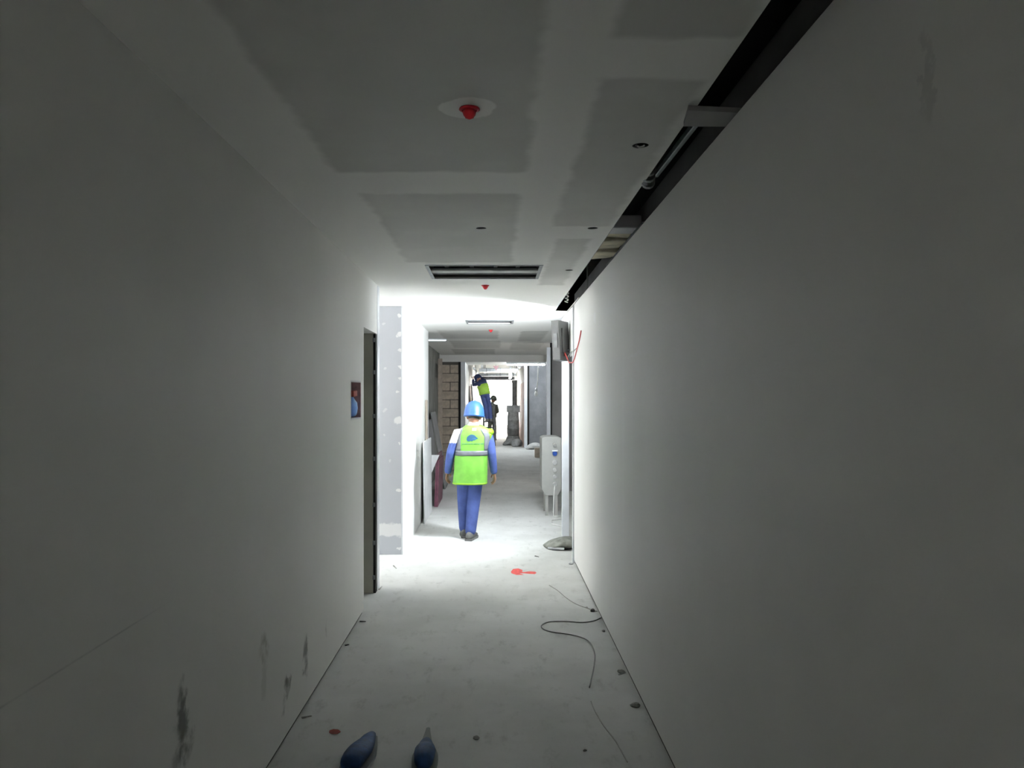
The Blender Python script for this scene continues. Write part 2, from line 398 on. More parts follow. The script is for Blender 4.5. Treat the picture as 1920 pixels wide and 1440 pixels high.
for b in ((-.40, -.36, .37, 2.40), (.98, 1.02, .37, 2.40), (-.36, .98, .37, .41), (-.36, .98, 2.36, 2.40)): wbar(*b).build('window_frame', 'white_metal', win)
for x0, x1 in ((-.36, .98),): MB().box(x0-.31, x1-.31, -.004, .004, .04, 1.99).build('pane', 'window_glass', win)
# block wall
struct(MB().box(-.845, -.802, 17.99, 18.015, 0, 2.525).build('trim_13', 'gap_shade'), 'black strip for the shaded gap between the blocks and the white post')  # solid black strip painted as a shaded gap
bw = struct(MB().box(-1.75, -.80, 18.02, 18.20, 0, 2.525).build('wall_block', 'mortar'), 'tan concrete block wall beside the far opening')
bmesh_b = MB().box(-.195, .195, -.012, .03, -.0965, .0965).build('block', 'block', bw, bevel=.006, seg=1)
half_b = MB().box(-.0925, .0925, -.012, .03, -.0965, .0965).build('block', 'block', bw, bevel=.006, seg=1)
first = [True, True]
for r in range(12):
    z = .105+r*.205
    cols = [(-1.045, 0), (-1.445, 0)] if r % 2 == 0 else [(-.9425, 1), (-1.245, 0), (-1.645, 0)]
    for x, hf in cols:
        src = half_b if hf else bmesh_b
        if first[hf]: ob = src; first[hf] = False
        else: ob = src.copy(); C.objects.link(ob)
        ob.location = (x+random.uniform(-.003, .003), 18.02+random.uniform(-.004, .004), z)
# posts (door frames / studs without boards)
def post(name, x0, x1, y0, y1, z1, label, mat='white_metal'):
    return struct(MB().box(x0, x1, y0, y1, 0, z1).build(name, mat, bevel=.004, seg=1), label)
post('trim_2', .812, .898, 9.35, 9.42, 2.65, 'white steel stud at the far side of the right opening')
post('trim_3', .795, .815, 7.93, 7.965, 2.65, 'white corner bead at the end of the right wall')
post('trim_4', .935, 1.0, 13.9, 14.0, 2.60, 'white stud in front of the raw board bay')
struct(MB().box(1.0, 1.03, 13.97, 14.06, 0, CEIL).build('trim_5', 'gap_shade'))  # black strip in place of the shaded stud cavity
post('trim_6', -.80, -.69, 17.98, 18.2, 2.525, 'white post at the end of the block wall')
struct(MB().box(-.80, -.795, 17.975, 18.01, 0, 2.525).build('trim_12', 'gap_shade'))  # black strip drawing shade along the post edge
post('trim_7', .98, 1.085, 25.9, 26.0, 2.80, 'white post beside the concrete wall')
struct(MB().box(1.085, 1.15, 25.96, 26.0, 0, 2.8).build('trim_8', 'gap_shade'))  # black strip as the shade between post and concrete
post('trim_9', -1.25, -1.155, 16.95, 17.0, 2.55, 'bare timber door lining on the far left wall', 'timber')
post('trim_10', XL-.015, XL+.003, 6.79, 6.915, 2.686, 'white corner bead at the end of the left wall')
# solid black strip drawing the shaded packing gap, with fixing lugs
gap = struct(MB().box(XL-.022, XL-.001, 6.716, 6.79, .0, 2.25).build('trim_11', 'gap_shade'), 'black strip for the shaded packing gap along the doorway jamb')
for z in (.12, .42, .75, 1.15, 1.52, 1.9, 2.18): MB().box(XL-.026, XL-.006, 6.700, 6.716, z, z+.035).build('fixing_lug', 'dull_steel', gap)

# ceiling boards
ceil = struct(empty('ceiling', (0, 0, 0)), 'grey gypsum board ceiling with white jointing bands')
G1 = (-.515, .352, 5.77, 6.42); G2 = (-.37, .235, 9.86, 10.36)
DL = [(.57, 3.03, .032), (-.08, 4.51, .030), (.57, 4.51, .030), (.575, 6.0, .030), (-.07, 8.1, .030)]
holes = [('r', *G1), ('r', *G2)]+[('c', *d) for d in DL]
def cb(x0, x1, y0, y1):
    mb = MB(); slab(mb, x0, x1, y0, y1, CEIL, CEIL+.0125, holes); return mb.build('gypsum_board', 'gypsum_ceiling', ceil)
yl = [-3.6, -1.23, 1.17, 3.57, 5.97, 6.91]
for a, b in zip(yl, yl[1:]): cb(XL, .235, a, b)
yl = [6.91, 8.36]; cb(-3.2, .235, *yl)
yl = [8.36, 10.77, 13.17, 15.57, 18.0]
for a, b in zip(yl, yl[1:]): cb(-1.25, .235, a, b)
yr = [-3.6, -.13, 2.27, 4.67, 7.07, 8.94]
SL = .685
for a, b in zip(yr, yr[1:]): cb(.235, SL, a, b)
yr = [8.94, 11.4, 13.8, 16.2, 18.0]
for a, b in zip(yr, yr[1:]): cb(.235, 1.2, a, b)
cb(1.2, 3.2, 8.94, 18.0); cb(XR+.02, 3.2, 7.7, 8.94)
# paint marks on the floor
def decal(pts, mat, name='paint_mark'):
    mb = MB(); n = len(pts); mb.v = [(p.x, p.y, .0012) for p in pts]+[(p.x, p.y, .0004) for p in pts]
    mb.f = [tuple(range(n)), tuple(range(2*n-1, n-1, -1))]+[(i, (i+1) % n, (i+1) % n+n, i+n) for i in range(n)]
    return mb.build(name, mat, floor)
def oval(px, py, rx, ry, mat, jag=.12):
    decal([fl(px+rx*math.cos(a)*(1+random.uniform(-jag, jag)), py+ry*math.sin(a)*(1+random.uniform(-jag, jag))) for a in [2*math.pi*i/18 for i in range(18)]], mat)
decal([fl(*p) for p in ((958,1072),(962,1067),(972,1066),(980,1069),(979,1072),(984,1075),(974,1075),(982,1078),(968,1078),(959,1075))], 'red_paint')
decal([fl(*p) for p in ((981,1073),(992,1071.5),(1003,1072),(1006,1074),(1003,1076.5),(992,1076),(982,1075))], 'red_paint')
oval(627, 1372, 11, 4.5, 'rust_paint')

# ------------------------------------------------------------------ ceiling fittings
def sprinkler(x, y, label):
    r = empty('sprinkler_head', (x, y, CEIL))
    MB().lathe([(.034, 0), (.036, -.004), (.030, -.007), (.016, -.008)]).build('escutcheon', 'red_plastic', r, True)
    MB().lathe([(.018, -.006), (.024, -.014), (.020, -.024), (.010, -.034), (.003, -.037)]).build('protective_cap', 'red_plastic', r, True)
    for s in (-1, 1): MB().bar((s*.025, 0, -.005), (s*.010, 0, -.033), .006, .006).build('cap_rib', 'red_plastic', r)
    return tag(r, label, 'sprinkler')
sprinkler(-.087, 2.64, 'red capped sprinkler head ringed by a pale filler patch')
sprinkler(-.085, 6.81, 'red capped sprinkler head just past the wide ceiling slot')
sprinkler(-.06, 11.3, 'red capped sprinkler head past the small ceiling slot')
for i, (x, y, r0) in enumerate(DL):
    r = empty('downlight_cutout', (x, y, CEIL))
    MB().lathe([(r0, .002), (r0+.0, .04), (r0-.002, .04), (r0-.002, .002)]).build('cup', 'dark_metal', r, True)
    lb = ['round cable outlet in the ceiling with loose wires, nearest the cross board', 'round ceiling cutout between the red sprinkler and the wide slot', 'round ceiling cutout level with another, beside the long dark gap',
          'round ceiling cutout right beside the wide air slot', 'faint round cutout in the brightly lit ceiling'][i]
    if i == 0:
        MB().tube([(-.02, .01, .03), (-.015, 0, 0), (-.005, -.01, -.010), (.012, -.006, -.004), (.02, .01, .02)], .004).build('wire', 'wire_white', r, True)
        MB().tube([(.01, .015, .03), (.0, .012, 0), (-.012, .0, -.008), (-.02, -.012, .02)], .004).build('wire', 'wire_grey', r, True)
    else: MB().tube([(-.01, .0, .035), (0, 0, .012), (.012, .004, .035)], .004).build('wire', 'wire_grey', r, True)
    tag(r, lb, 'ceiling outlet', 'round ceiling cutouts')
def grille(name, g, label, bars):
    x0, x1, y0, y1 = g; cx, cy = (x0+x1)/2, (y0+y1)/2; r = empty(name, (cx, cy, CEIL)); a, b = (x1-x0)/2, (y1-y0)/2
    w = .018
    for q in ((-a-.008, a+.008, -b-.008, -b+w), (-a-.008, a+.008, b-w, b+.008), (-a-.008, -a+w, -b+w, b-w), (a-w, a+.008, -b+w, b-w)):
        MB().box(q[0], q[1], q[2], q[3], -.004, -.0005).build('frame', 'dull_steel', r)
    bx = MB(); h = .30; a2, b2 = a-.002, b-.002
    for q in ((-a2, -a2+.006, -b2, b2), (a2-.006, a2, -b2, b2), (-a2, a2, -b2, -b2+.006), (-a2, a2, b2-.006, b2)): bx.box(*q, .014, h)
    bx.box(-a2, a2, -b2, b2, h, h+.006); bx.build('plenum', 'dark_metal', r)
    for (t_, z, ww, hh, m_) in bars: MB().bar((-a2, t_*b, z), (a2, t_*b, z), ww, hh).build('bar', m_, r)
    for x in (-.72, -.25, .2, .62):
        MB().bar((x*a, -b2, .10), (x*a, b2, .10), .03, .05).build('cross_bar', 'dark_metal', r)
    return r
g = grille('air_slot', G1, '', ((-.55, .045, .05, .03, 'grille_metal'), (.42, .03, .13, .012, 'grille_metal'), (.8, .05, .02, .05, 'dull_steel')))
for i, x in enumerate((-.38, -.30, -.12, .02, .1, .26, .33)):
    MB().tube([(x, -.15, .20), (x+.01, -.12, .06+.02*(i % 2)), (x+.05, -.10, .05), (x+.07, -.08, .18)], .008).build('cable_loop', 'wire_grey' if i % 2 else 'dull_steel', g, True)
tag(g, 'wide open air slot in the ceiling showing cables and metal bars', 'air grille')
g = grille('air_slot', G2, '', ((-.5, .03, .04, .03, 'galvanised'), (.4, .03, .2, .012, 'galvanised')))
tag(g, 'small air slot in the brightly lit ceiling farther along', 'air grille')
# strip light at the far left
r = empty('strip_light', (-1.02, 13.1, CEIL)); MB().box(-.2, .2, -.05, .05, -.022, -.001).build('housing', 'white_metal', r, bevel=.003); MB().box(-.19, .19, -.04, .04, -.026, -.0222).build('diffuser', 'strip_glow', r)
tag(r, 'thin lit strip fitting on the dim ceiling near the far left wall', 'light')

# ------------------------------------------------------------------ things in the slot over the right wall
tag(MB().hexa([(.650, 2.60, 2.665), (.842, 2.61, 2.660), (.862, 2.745, 2.660), (.672, 2.755, 2.665), (.650, 2.60, 2.682), (.842, 2.61, 2.677), (.862, 2.745, 2.677), (.672, 2.755, 2.682)]).build('board_offcut', 'raw_board'),
    'grey board offcut bridging the dark gap over the right wall', 'board')
r = empty('ceiling_channel', (.742, 3.2, 2.72)); MB().bar((0, -.42, 0), (-.012, .42, 0), .006, .022).build('flange', 'galvanised', r); MB().bar((.016, -.42, .012), (.004, .42, .012), .034, .003).build('web', 'dull_steel', r)
tag(r, 'thin bright steel channel lying along the gap past the board offcut', 'channel')
r = empty('flexible_hose', (.70, 3.5, 2.70)); MB().tube([(-.02, -.12, .12), (-.01, -.04, .02), (.0, .06, -.002), (.03, .14, .05), (.05, .2, .2)], .028, 10).build('hose', 'dark_metal', r, True)
for k in range(3): MB().cyl((-.012+.01*k, -.05+.06*k, .02-.012*k), (-.011+.01*k, -.035+.06*k, .015-.012*k), .031, n=12).build('clamp', 'dull_steel', r)
tag(r, 'dark bent hose in the gap beyond the steel channel', 'hose')
for k in range(6):
    y = 4.86+k*.20; lb = ['', 'first', 'second', 'third', 'fourth', 'last'][k]
    ob = MB().box(-.13, .10, -.09, .09, -.04, .04).build('timber_block', 'tan_block' if k != 0 else 'board_white', bevel=.006, seg=1)
    ob.location = (.80-(k % 2)*.01, y, 2.785+(.02 if k % 2 else 0)); ob.rotation_euler = (0, random.uniform(-.08, .08), random.uniform(-.12, .12))
    tag(ob, 'white block beside the pale tan blocks laid above the gap' if k == 0 else lb+' tan block after the white one in the row above the gap', 'block', 'blocks laid above the gap')
MB_ = MB().bar((.70, 4.6, 2.735), (.70, 6.1, 2.735), .03, .02); tag(MB_.build('support_batten', 'dull_steel'), 'steel batten carrying the tan blocks on the ceiling side of the gap', 'batten')
MB_ = MB().bar((.89, 4.6, 2.735), (.89, 6.1, 2.735), .03, .02); tag(MB_.build('support_batten', 'dull_steel'), 'steel batten carrying the tan blocks on the wall side of the gap', 'batten')
pts = [(.722+.016*math.cos(k*.9), 7.65+.02*math.sin(k*.9)+k*.004, 2.83-k*.0042) for k in range(42)]
tag(MB().tube(pts, .006, 6).build('coiled_cable', 'wire_white', smooth=True), 'white coiled cable hanging at the far end of the gap', 'cable')

# ------------------------------------------------------------------ flood light
FL = Vector((.715, 8.40, 2.31)); n_ = Vector((-.84, .50, -.06)).normalized()
tx = Vector((0, 0, 1)).cross(n_).normalized(); tz = n_.cross(tx).normalized()
M3 = Matrix((tx, n_, tz)).transposed().to_4x4()
r = empty('flood_light', FL)
hw, hh, dp = .125, .215, .085
bx = MB(); y0, y1 = -dp/2, dp/2
bx.box(-hw, hw, y0, y0+.012, -hh, hh)
for q in ((-hw, -hw+.012, -hh, hh), (hw-.012, hw, -hh, hh), (-hw+.012, hw-.012, -hh, -hh+.012), (-hw+.012, hw-.012, hh-.012, hh)): bx.box(q[0], q[1], y0+.012, y1, q[2], q[3])
bx.build('housing', 'lamp_grey', r, xf=M3)
MB().box(-hw+.0125, hw-.0125, y1-.03, y1-.022, -hh+.0125, hh-.0125).build('lens', 'lens_glow', r, xf=M3)
MB().box(-hw*.55, hw*.55, y0-.02, y0-.0005, -hh*.62, hh*.62).build('driver_box', 'lamp_grey', r, bevel=.006, xf=M3)
for s in (-1, 1): MB().box(s*hw-(.006 if s < 0 else -.0005), s*hw+(.006 if s > 0 else -.0005), -.02, .02, -hh*.35, hh*.35).build('bracket_arm', 'dull_steel', r, xf=M3)
MB().cyl((.06, -.0, -.10), (.095, -.0, -.10), .012).build('wall_bracket', 'dull_steel', r)
tag(r, 'grey flood light hung on the right wall head with red wires', 'lamp')
a = at(1062, 672, 8.38)
w_ = [at(1058, 668, 8.36), at(1059, 661, 8.3), at(1063, 670, 8.2), at(1067, 680, 8.05), at(1074, 680, 7.9), at(1083, 671, 7.75), at(1092, 655, 7.55), at(1097, 640, 7.35), at(1099, 620, 7.25)]
for p in w_[4:]: p.x = min(p.x, XR-.012)
w_[-1].x = XR-.004
for p in w_[4:]:   # keep the pixel direction, glide along the wall face
    pass
tag(MB().tube(w_, .006, 6).build('supply_wire', 'wire_red', smooth=True), 'red supply wire looping from the flood light to the right wall', 'wire')
w_ = [at(1062, 674, 8.3), at(1068, 664, 8.2), at(1075, 659, 7.9), at(1081, 653, 7.70)]
tag(MB().tube(w_, .005, 6).build('supply_wire', 'wire_grey', smooth=True), 'thin grey wire above the red one behind the flood light', 'wire')

# ------------------------------------------------------------------ recess box in the left wall
r = empty('recessed_box', (XL, (NI[0]+NI[1])/2, NI[2])); w2 = (NI[1]-NI[0])/2; hN = NI[3]-NI[2]
MB().box(-.112, -.106, -w2, w2, .0, hN).build('back_plate', 'niche_brown', r)
for q in ((-w2, w2, 0, .012), (-w2, w2, hN-.012, hN)): MB().box(-.106, 0.001, q[0], q[1], q[2], q[3]).build('side_plate', 'board_white', r)
for s in (-1, 1): MB().box(-.106, .001, s*w2-(.012 if s > 0 else 0), s*w2+(.012 if s < 0 else 0), .012, hN-.012).build('side_plate', 'board_white' if s < 0 else 'niche_brown', r)
MB().box(-.106, -.10, w2-.06, w2-.012, .15, hN-.03).build('hinge_plate', 'dull_steel', r)
tag(r, 'open recessed wall box in the left wall next to the doorway', 'wall box')
r2 = empty('plastic_bag', (XL-.044, 5.825, NI[2]+.013))
MB().loft([(0, 0, .044), (0, .005, .07), (0, .0, .115), (0, .01, .135)], [(.038, .09), (.041, .110), (.038, .10), (.02, .06)], 14).build('bag', 'niche_blue', r2, True)
tag(r2, 'bright blue plastic bag stuffed in the recessed wall box', 'bag')
r3 = MB().bar((XL-.036, 5.745, NI[2]+.190), (XL-.028, 5.855, NI[2]+.196), .045, .045).build('plastic_block', 'rust_paint', bevel=.006); tag(r3, 'dull red block lying on the blue bag in the wall box', 'block')

# ------------------------------------------------------------------ distribution cabinet
cx0, cx1, cy0, cy1, cz0, cz1 = .672, .955, 11.10, 11.62, .29, 1.135
r = empty('distribution_cabinet', ((cx0+cx1)/2, (cy0+cy1)/2, 0)); ox, oy = (cx0+cx1)/2, (cy0+cy1)/2
a, b = (cx1-cx0)/2, (cy1-cy0)/2
bm_ = MB(); prof = [(-a+.05, cz0), (a-.05, cz0), (a, cz0+.09), (a, cz1-.02), (a-.05, cz1), (-a+.05, cz1), (-a, cz1-.02), (-a, cz0+.09)]; n8 = len(prof)
bm_.v = [(x, -b, z) for x, z in prof]+[(x, b, z) for x, z in prof]; bm_.f = [tuple(range(n8)), tuple(range(2*n8-1, n8-1, -1))]+[(i, i+n8, (i+1) % n8+n8, (i+1) % n8) for i in range(n8)]
bm_.build('body', 'cabinet_paint', r, bevel=.012)
for sx in (-1, 1):
    for sy in (-1, 1): MB().bar((sx*(a-.075), sy*(b-.04), 0), (sx*(a-.075), sy*(b-.04), cz0+.02), .042, .042, up=(0, 1, 0)).build('leg', 'cabinet_paint', r)
sx_ = .045
for k, (z, rr, m_) in enumerate(((1.02, .028, 'cabinet_paint'), (.90, .034, 'socket_blue'), (.77, .034, 'socket_grey'), (.66, .030, 'socket_grey'), (.565, .030, 'socket_grey'), (.46, .030, 'socket_grey'))):
    s_ = MB().cyl((sx_, -b+.002, z), (sx_, -b-.035, z-.008), rr, rr*.95, 18).build('socket', m_, r, bevel=.003, seg=1)
    if k == 1: MB().bar((sx_-.04, -b-.028, z+.035), (sx_+.04, -b-.028, z+.035), .045, .018).build('socket_flap', 'white_metal', s_)
MB().box(-.07, .09, -b-.004, -b, .40, .98).build('front_plate', 'cabinet_paint', r)
tag(r, 'pale site power cabinet on legs with a column of sockets, one blue', 'power cabinet')
wx, wy = ox+sx_, oy-b-.03
tag(MB().tube([(wx, wy, .455), (wx-.01, wy-.04, .40), (wx-.02, wy-.03, .25), (wx-.025, wy-.03, .06), (wx-.02, wy-.06, .012), (wx+.02, wy-.12, .010), (wx+.07, wy-.02, .010), (wx+.10, wy-.1, .010), (wx+.14, wy-.2, .010), (wx+.05, wy-.35, .010), (wx-.08, wy-.42, .010), (wx-.1, wy-.75, .010), (wx+.02, wy-.95, .010)], .009, 8).build('power_cable', 'wire_white', smooth=True),
    'white power cable dropping from the site power cabinet to the floor', 'cable')
tag(MB().box(1.13, 1.36, 21.8, 22.1, 0, .27).build('cardboard_box', 'timber', bevel=.01), 'small tan box on the floor beyond the power cabinet', 'box')

# ------------------------------------------------------------------ sack by the right opening
def sack(name, loc, L, Wd, Ht, mat, label, rz=0., lip=True):
    r = empty(name, loc, rz); k = 9; pts = []; rad = []
    for i in range(k):
        t_ = i/(k-1); e = (math.sin(math.pi*(.06+.88*t_)))**.55
        hh_ = Ht*.5*e*(.75+.35*t_); pts.append((-L/2+L*t_, .02*math.sin(5*t_), hh_)); rad.append((Wd/2*(.55+.45*e), hh_))
    MB().loft(pts, rad, 16, caps=True, up=(0, 0, 1)).build('bag', mat, r, True)
    if lip: MB().hexa([(-L/2-.015, -Wd*.30, .012), (-L/2+.16, -Wd*.50, .014), (-L/2+.16, -Wd*.46, .018), (-L/2-.01, -Wd*.26, .016), (-L/2-.015, -Wd*.30, .030), (-L/2+.16, -Wd*.50, .032), (-L/2+.16, -Wd*.46, .035), (-L/2-.01, -Wd*.26, .033)]).build('torn_lip', 'board_white', r)
    return tag(r, label, 'sack')
sack('cement_sack', (.79, 8.72, .0), .40, .34, .135, 'sack_cloth', 'dark olive sack slumped on the floor at the right opening', .10)
sack('rubble_sack', (1.28, 25.3, 0), .46, .40, .24, 'sack_pale', 'pale sack at the foot of the concrete wall', .1, False)

# ------------------------------------------------------------------ boards by the left wall
r = empty('maroon_sheet_stack', (-.95, 12.1, 0))
for k, (x, top) in enumerate(((.0, .80), (.028, .72))):
    MB().hexa([(x+.01, -.12, 0), (x+.035, -.12, 0), (x+.035, .95, 0), (x+.01, .95, 0), (x+.035, -.12, top), (x+.06, -.12, top), (x+.06, .95, top), (x+.035, .95, top)]).build('sheet', 'maroon', r)
tag(r, 'maroon sheets standing behind the end of the white wall', 'sheet stack')
mb = MB(); yb = 11.95
q = [at(794, 853, yb), at(824, 853, yb), at(802, 903, yb), at(800, 948, yb), at(794, 948, yb)]
n5 = len(q); mb.v = [tuple(p) for p in q]+[(p.x, p.y-.012, p.z) for p in q]; mb.f = [tuple(range(n5)), tuple(range(2*n5-1, n5-1, -1))]+[(i, i+n5, (i+1) % n5+n5, (i+1) % n5) for i in range(n5)]
r = empty('board_offcut', (0, 0, 0)); mb.build('board', 'board_white', r)
mk = MB(); q = [at(797, 866, yb-.0135), at(805, 868, yb-.0135), at(800, 872, yb-.0135), at(798, 871, yb-.0135)]; mk.v = [tuple(p) for p in q]+[(p.x, p.y+.001, p.z) for p in q]; mk.f = [(0,1,2,3),(7,6,5,4),(0,4,5,1),(1,5,6,2),(2,6,7,3),(3,7,4,0)]
mk.build('red_mark', 'red_paint', r); r.location = (-1.0, yb, 0)
for c_ in r.children: c_.data.transform(Matrix.Translation((1.0, -yb, 0)))
tag(r, 'white cut board with a red mark in front of the maroon sheets', 'board')
def lean(name, x0, y0, y1, h, lean_x, mat, label, th=.013, cut=0.):
    mb = MB().hexa([(x0, y0, 0), (x0+th, y0, 0), (x0+th, y1, 0), (x0, y1, 0), (x0-lean_x, y0+cut, h), (x0-lean_x+th, y0+cut, h), (x0-lean_x+th, y1, h), (x0-lean_x, y1, h)])
    return tag(mb.build(name, mat), label, 'board')
lean('plasterboard_sheet', -.955, 10.38, 11.58, 1.10, .012, 'board_white', 'off-white board leaning low on the bright white wall')
lean('timber_plank', -.985, 11.05, 11.30, 1.66, .008, 'timber', 'narrow bare plank upright on the bright white wall', th=.010)
lean('plasterboard_sheet', -.98, 13.2, 14.2, 1.30, .20, 'board_grey', 'dark grey board leaning behind the maroon sheets')
lean('plasterboard_sheet', -.93, 14.3, 15.3, 1.42, .26, 'board_grey', 'taller dark grey board leaning on the far left wall')

# ------------------------------------------------------------------ floor cables, chips, sticks
def floor_line(pp, r_, name, mat, label, cat='cable'):
    raw = [fl(*p) for p in pp]; pts = []
    for i in range(len(raw)-1):     # Catmull-Rom
        p0, p1, p2, p3 = raw[max(i-1, 0)], raw[i], raw[i+1], raw[min(i+2, len(raw)-1)]
        for k in range(6):
            u = k/6; pts.append(.5*((2*p1)+(p2-p0)*u+(2*p0-5*p1+4*p2-p3)*u*u+(3*p1-p0-3*p2+p3)*u**3))
    pts.append(raw[-1])
    for p in pts: p.z = r_
    return tag(MB().tube(pts, r_, 6).build(name, mat, smooth=True), label, cat)
floor_line([(1127,1159),(1113,1165),(1090,1168),(1060,1166),(1030,1167),(1016,1173),(1018,1180),(1035,1186),(1070,1191),(1095,1198),(1108,1209),(1115,1228),(1113,1255),(1105,1290)], .0042, 'floor_cable', 'wire_grey', 'thin dark cable looping out from the right wall across the floor')
floor_line([(1108,1316),(1115,1333),(1132,1362),(1155,1392),(1176,1430)], .0035, 'floor_string', 'string_grey', 'faint grey string on the floor along the right wall', 'string')
floor_line([(1030,1098),(1046,1108),(1060,1120),(1078,1132),(1098,1140),(1120,1147)], .0035, 'floor_string', 'string_grey', 'faint string reaching the right wall past the looping cable', 'string')
chips = [(1122,1146,.028,'plaster chip heap where the far string meets the right wall','dark_chip'), (1140,1184,.018,'small plaster chip at the right wall by the looping cable','chip'), (1172,1261,.026,'plaster chip poking from the right wall base, middle of the wall','chip'),
         (1202,1325,.032,'largest plaster chip along the right wall base','chip'), (1082,1058,.03,'pale plaster lump at the far end of the right wall','board_white'), (1100,1140,.014,'small plaster chip beside the far string','chip'),
         (1097,1408,.011,'black pebble on the open floor','dark_chip'), (893,1385,.02,'flat pale chip on the floor by the shoes','chip')]
for (px, py, s_, lb, m_) in chips:
    p = fl(px, py); mb = MB(); k = 7
    mb.lathe([(s_*.8, 0), (s_, s_*.25), (s_*.6, s_*.6), (s_*.15, s_*.7)], n=k)
    mb.v = [(v[0]*random.uniform(.8, 1.2), v[1]*random.uniform(.6, .9), v[2]*random.uniform(.9, 1.1) if v[2] > 0 else 0) for v in mb.v]
    ob = mb.build('plaster_chip', m_); ob.location = (min(p.x, XR-s_*1.25), p.y, 0); ob.rotation_euler.z = random.uniform(0, 3); tag(ob, lb, 'chip')
sticks = [((1172,1262),(1160,1266),'thin sliver pointing out from the right wall base','chip'), ((1003,1043),(1010,1044.5),'short dark sliver on the bright floor before the sack','dark_chip'), ((725,1061),(743,1066),'thin stick on the floor in front of the grey board wall','chip'),
          ((671,1166),(686,1166),'thin sliver at the left wall base near the doorway','dark_chip'), ((646,1211),(654,1209),'short dark sliver at the left wall base','dark_chip'), ((563,1347),(584,1343),'longest sliver at the left wall base','chip'), ((708,1106),(715,1100),'thin sliver at the left wall corner bead','chip')]
for (p0, p1, lb, m_) in sticks:
    a, b = fl(*p0), fl(*p1); a.x = max(a.x, XL+.012); b.x = max(b.x, XL+.02)
    c_ = (a+b)/2; d = b-a; mb = MB().hexa([(-d.length/2, -.006, 0), (d.length/2, -.003, 0), (d.length/2, .004, 0), (-d.length/2, .007, 0), (-d.length/2, -.005, .008), (d.length/2, -.003, .005), (d.length/2, .003, .005), (-d.length/2, .006, .008)])
    ob = mb.build('sliver', m_); ob.location = (c_.x, c_.y, 0); ob.rotation_euler.z = math.atan2(d.y, d.x); tag(ob, lb, 'debris')

# ------------------------------------------------------------------ the two blue shoes on the floor
def shoe(px, py, label, rz, L, wd, ext):
    """toe tip at the given pixel on the floor, pointing away from the camera"""
    p = fl(px, py); r = empty('overshoe', (p.x+math.sin(rz)*L/2, p.y-math.cos(rz)*L/2, 0), rz)
    k = 14; pts = []; rad = []
    for i in range(k):
        t_ = i/(k-1); y = -L/2+(L-ext)*t_
        w_ = wd/2*(.86+.14*math.sin(math.pi*min(1, t_*1.3))) if t_ < .5 else wd/2*(.97-.60*((t_-.5)/.5)**1.25)
        h_ = .085-.045*min(1, max(0, (t_-.15)/.6)) if t_ < .85 else .040-.012*((t_-.85)/.15)
        pts.append((0, y, .014+h_/2)); rad.append((w_, h_/2))
    MB().loft(pts, rad, 16, caps=True, up=(0, 0, 1)).build('upper', 'shoe_blue', r, True)
    so = MB(); out = [(rad[i][0]*1.10+.006, -L/2+(L-ext)*i/(k-1)) for i in range(k)]
    if ext > .05: out += [(rad[-1][0]*.75, L/2-ext*.35), (.010, L/2-.008)]
    loop = out+[(0, L/2 if ext > .05 else out[-1][1]+.03)]+[(-x, y) for x, y in reversed(out)]
    n = len(loop); so.v = [(x, y, 0) for x, y in loop]+[(x, y, .018) for x, y in loop]; so.f = [tuple(reversed(range(n))), tuple(range(n, 2*n))]+[(i, (i+1) % n, (i+1) % n+n, i+n) for i in range(n)]
    so.build('sole', 'shoe_sole_grey', r)
    MB().loft([(0, -L/2+.02, .085), (0, -L/2+.10, .080)], [(.030, .012), (.034, .010)], 12, up=(0, 0, 1)).build('tongue', 'shoe_blue', r, True)
    return tag(r, label, 'shoe')
shoe(697, 1387, 'blue shoe with a round toe, beside the rust red floor mark', -.10, .36, .115, .0)
shoe(803, 1370, 'blue shoe with a long pointed grey toe', .04, .44, .10, .17)

# ------------------------------------------------------------------ people
def remesh(parts, name, mat, parent, vox, smooth_it=3):
    mb = MB()
    for p in parts: p(mb)
    ob = mb.build(name, mat, None)
    md = ob.modifiers.new('r', 'REMESH'); md.mode = 'VOXEL'; md.voxel_size = vox
    if smooth_it:
        ms = ob.modifiers.new('s', 'SMOOTH'); ms.iterations = smooth_it; ms.factor = .5
    dg = bpy.context.evaluated_depsgraph_get(); me = bpy.data.meshes.new_from_object(ob.evaluated_get(dg))
    old = ob.data; ob.modifiers.clear(); ob.data = me; bpy.data.meshes.remove(old); me.name = name
    for p in me.polygons: p.use_smooth = True
    ob.parent = parent
    return ob
V = Vector
def hand(wrist, down, fwd, side_thumb):
    """parts list for a relaxed hand: palm, four fingers, thumb. down = finger direction, fwd = thumb side, inner = palm normal"""
    down = V(down).normalized(); fwd = (V(fwd)-down*V(fwd).dot(down)).normalized(); inn = V(side_thumb).normalized(); w = V(wrist); out = []
    out.append(lambda m: m.loft([w-down*.02, w+down*.03, w+down*.065, w+down*.09], [(.022, .026), (.016, .036), (.016, .042), (.013, .040)], 12, up=fwd))
    for i, (o_, L) in enumerate(((.030, .070), (.011, .080), (-.009, .074), (-.028, .058))):
        b = w+down*.085+fwd*o_; k1 = b+down*L*.45+inn*.008; k2 = b+down*L*.78+inn*.024; k3 = b+down*L*.95+inn*.042
        out.append(lambda m, b=b, k1=k1, k2=k2, k3=k3: m.loft([b-down*.01, k1, k2, k3], [.0092, .0088, .008, .007], 8, up=fwd))
    tb = w+down*.03+fwd*.030; t1 = w+down*.058+fwd*.056+inn*.012; t2 = w+down*.088+fwd*.060+inn*.022
    out.append(lambda m: m.loft([tb, t1, t2], [.0125, .0105, .0085], 8, up=inn))
    return out
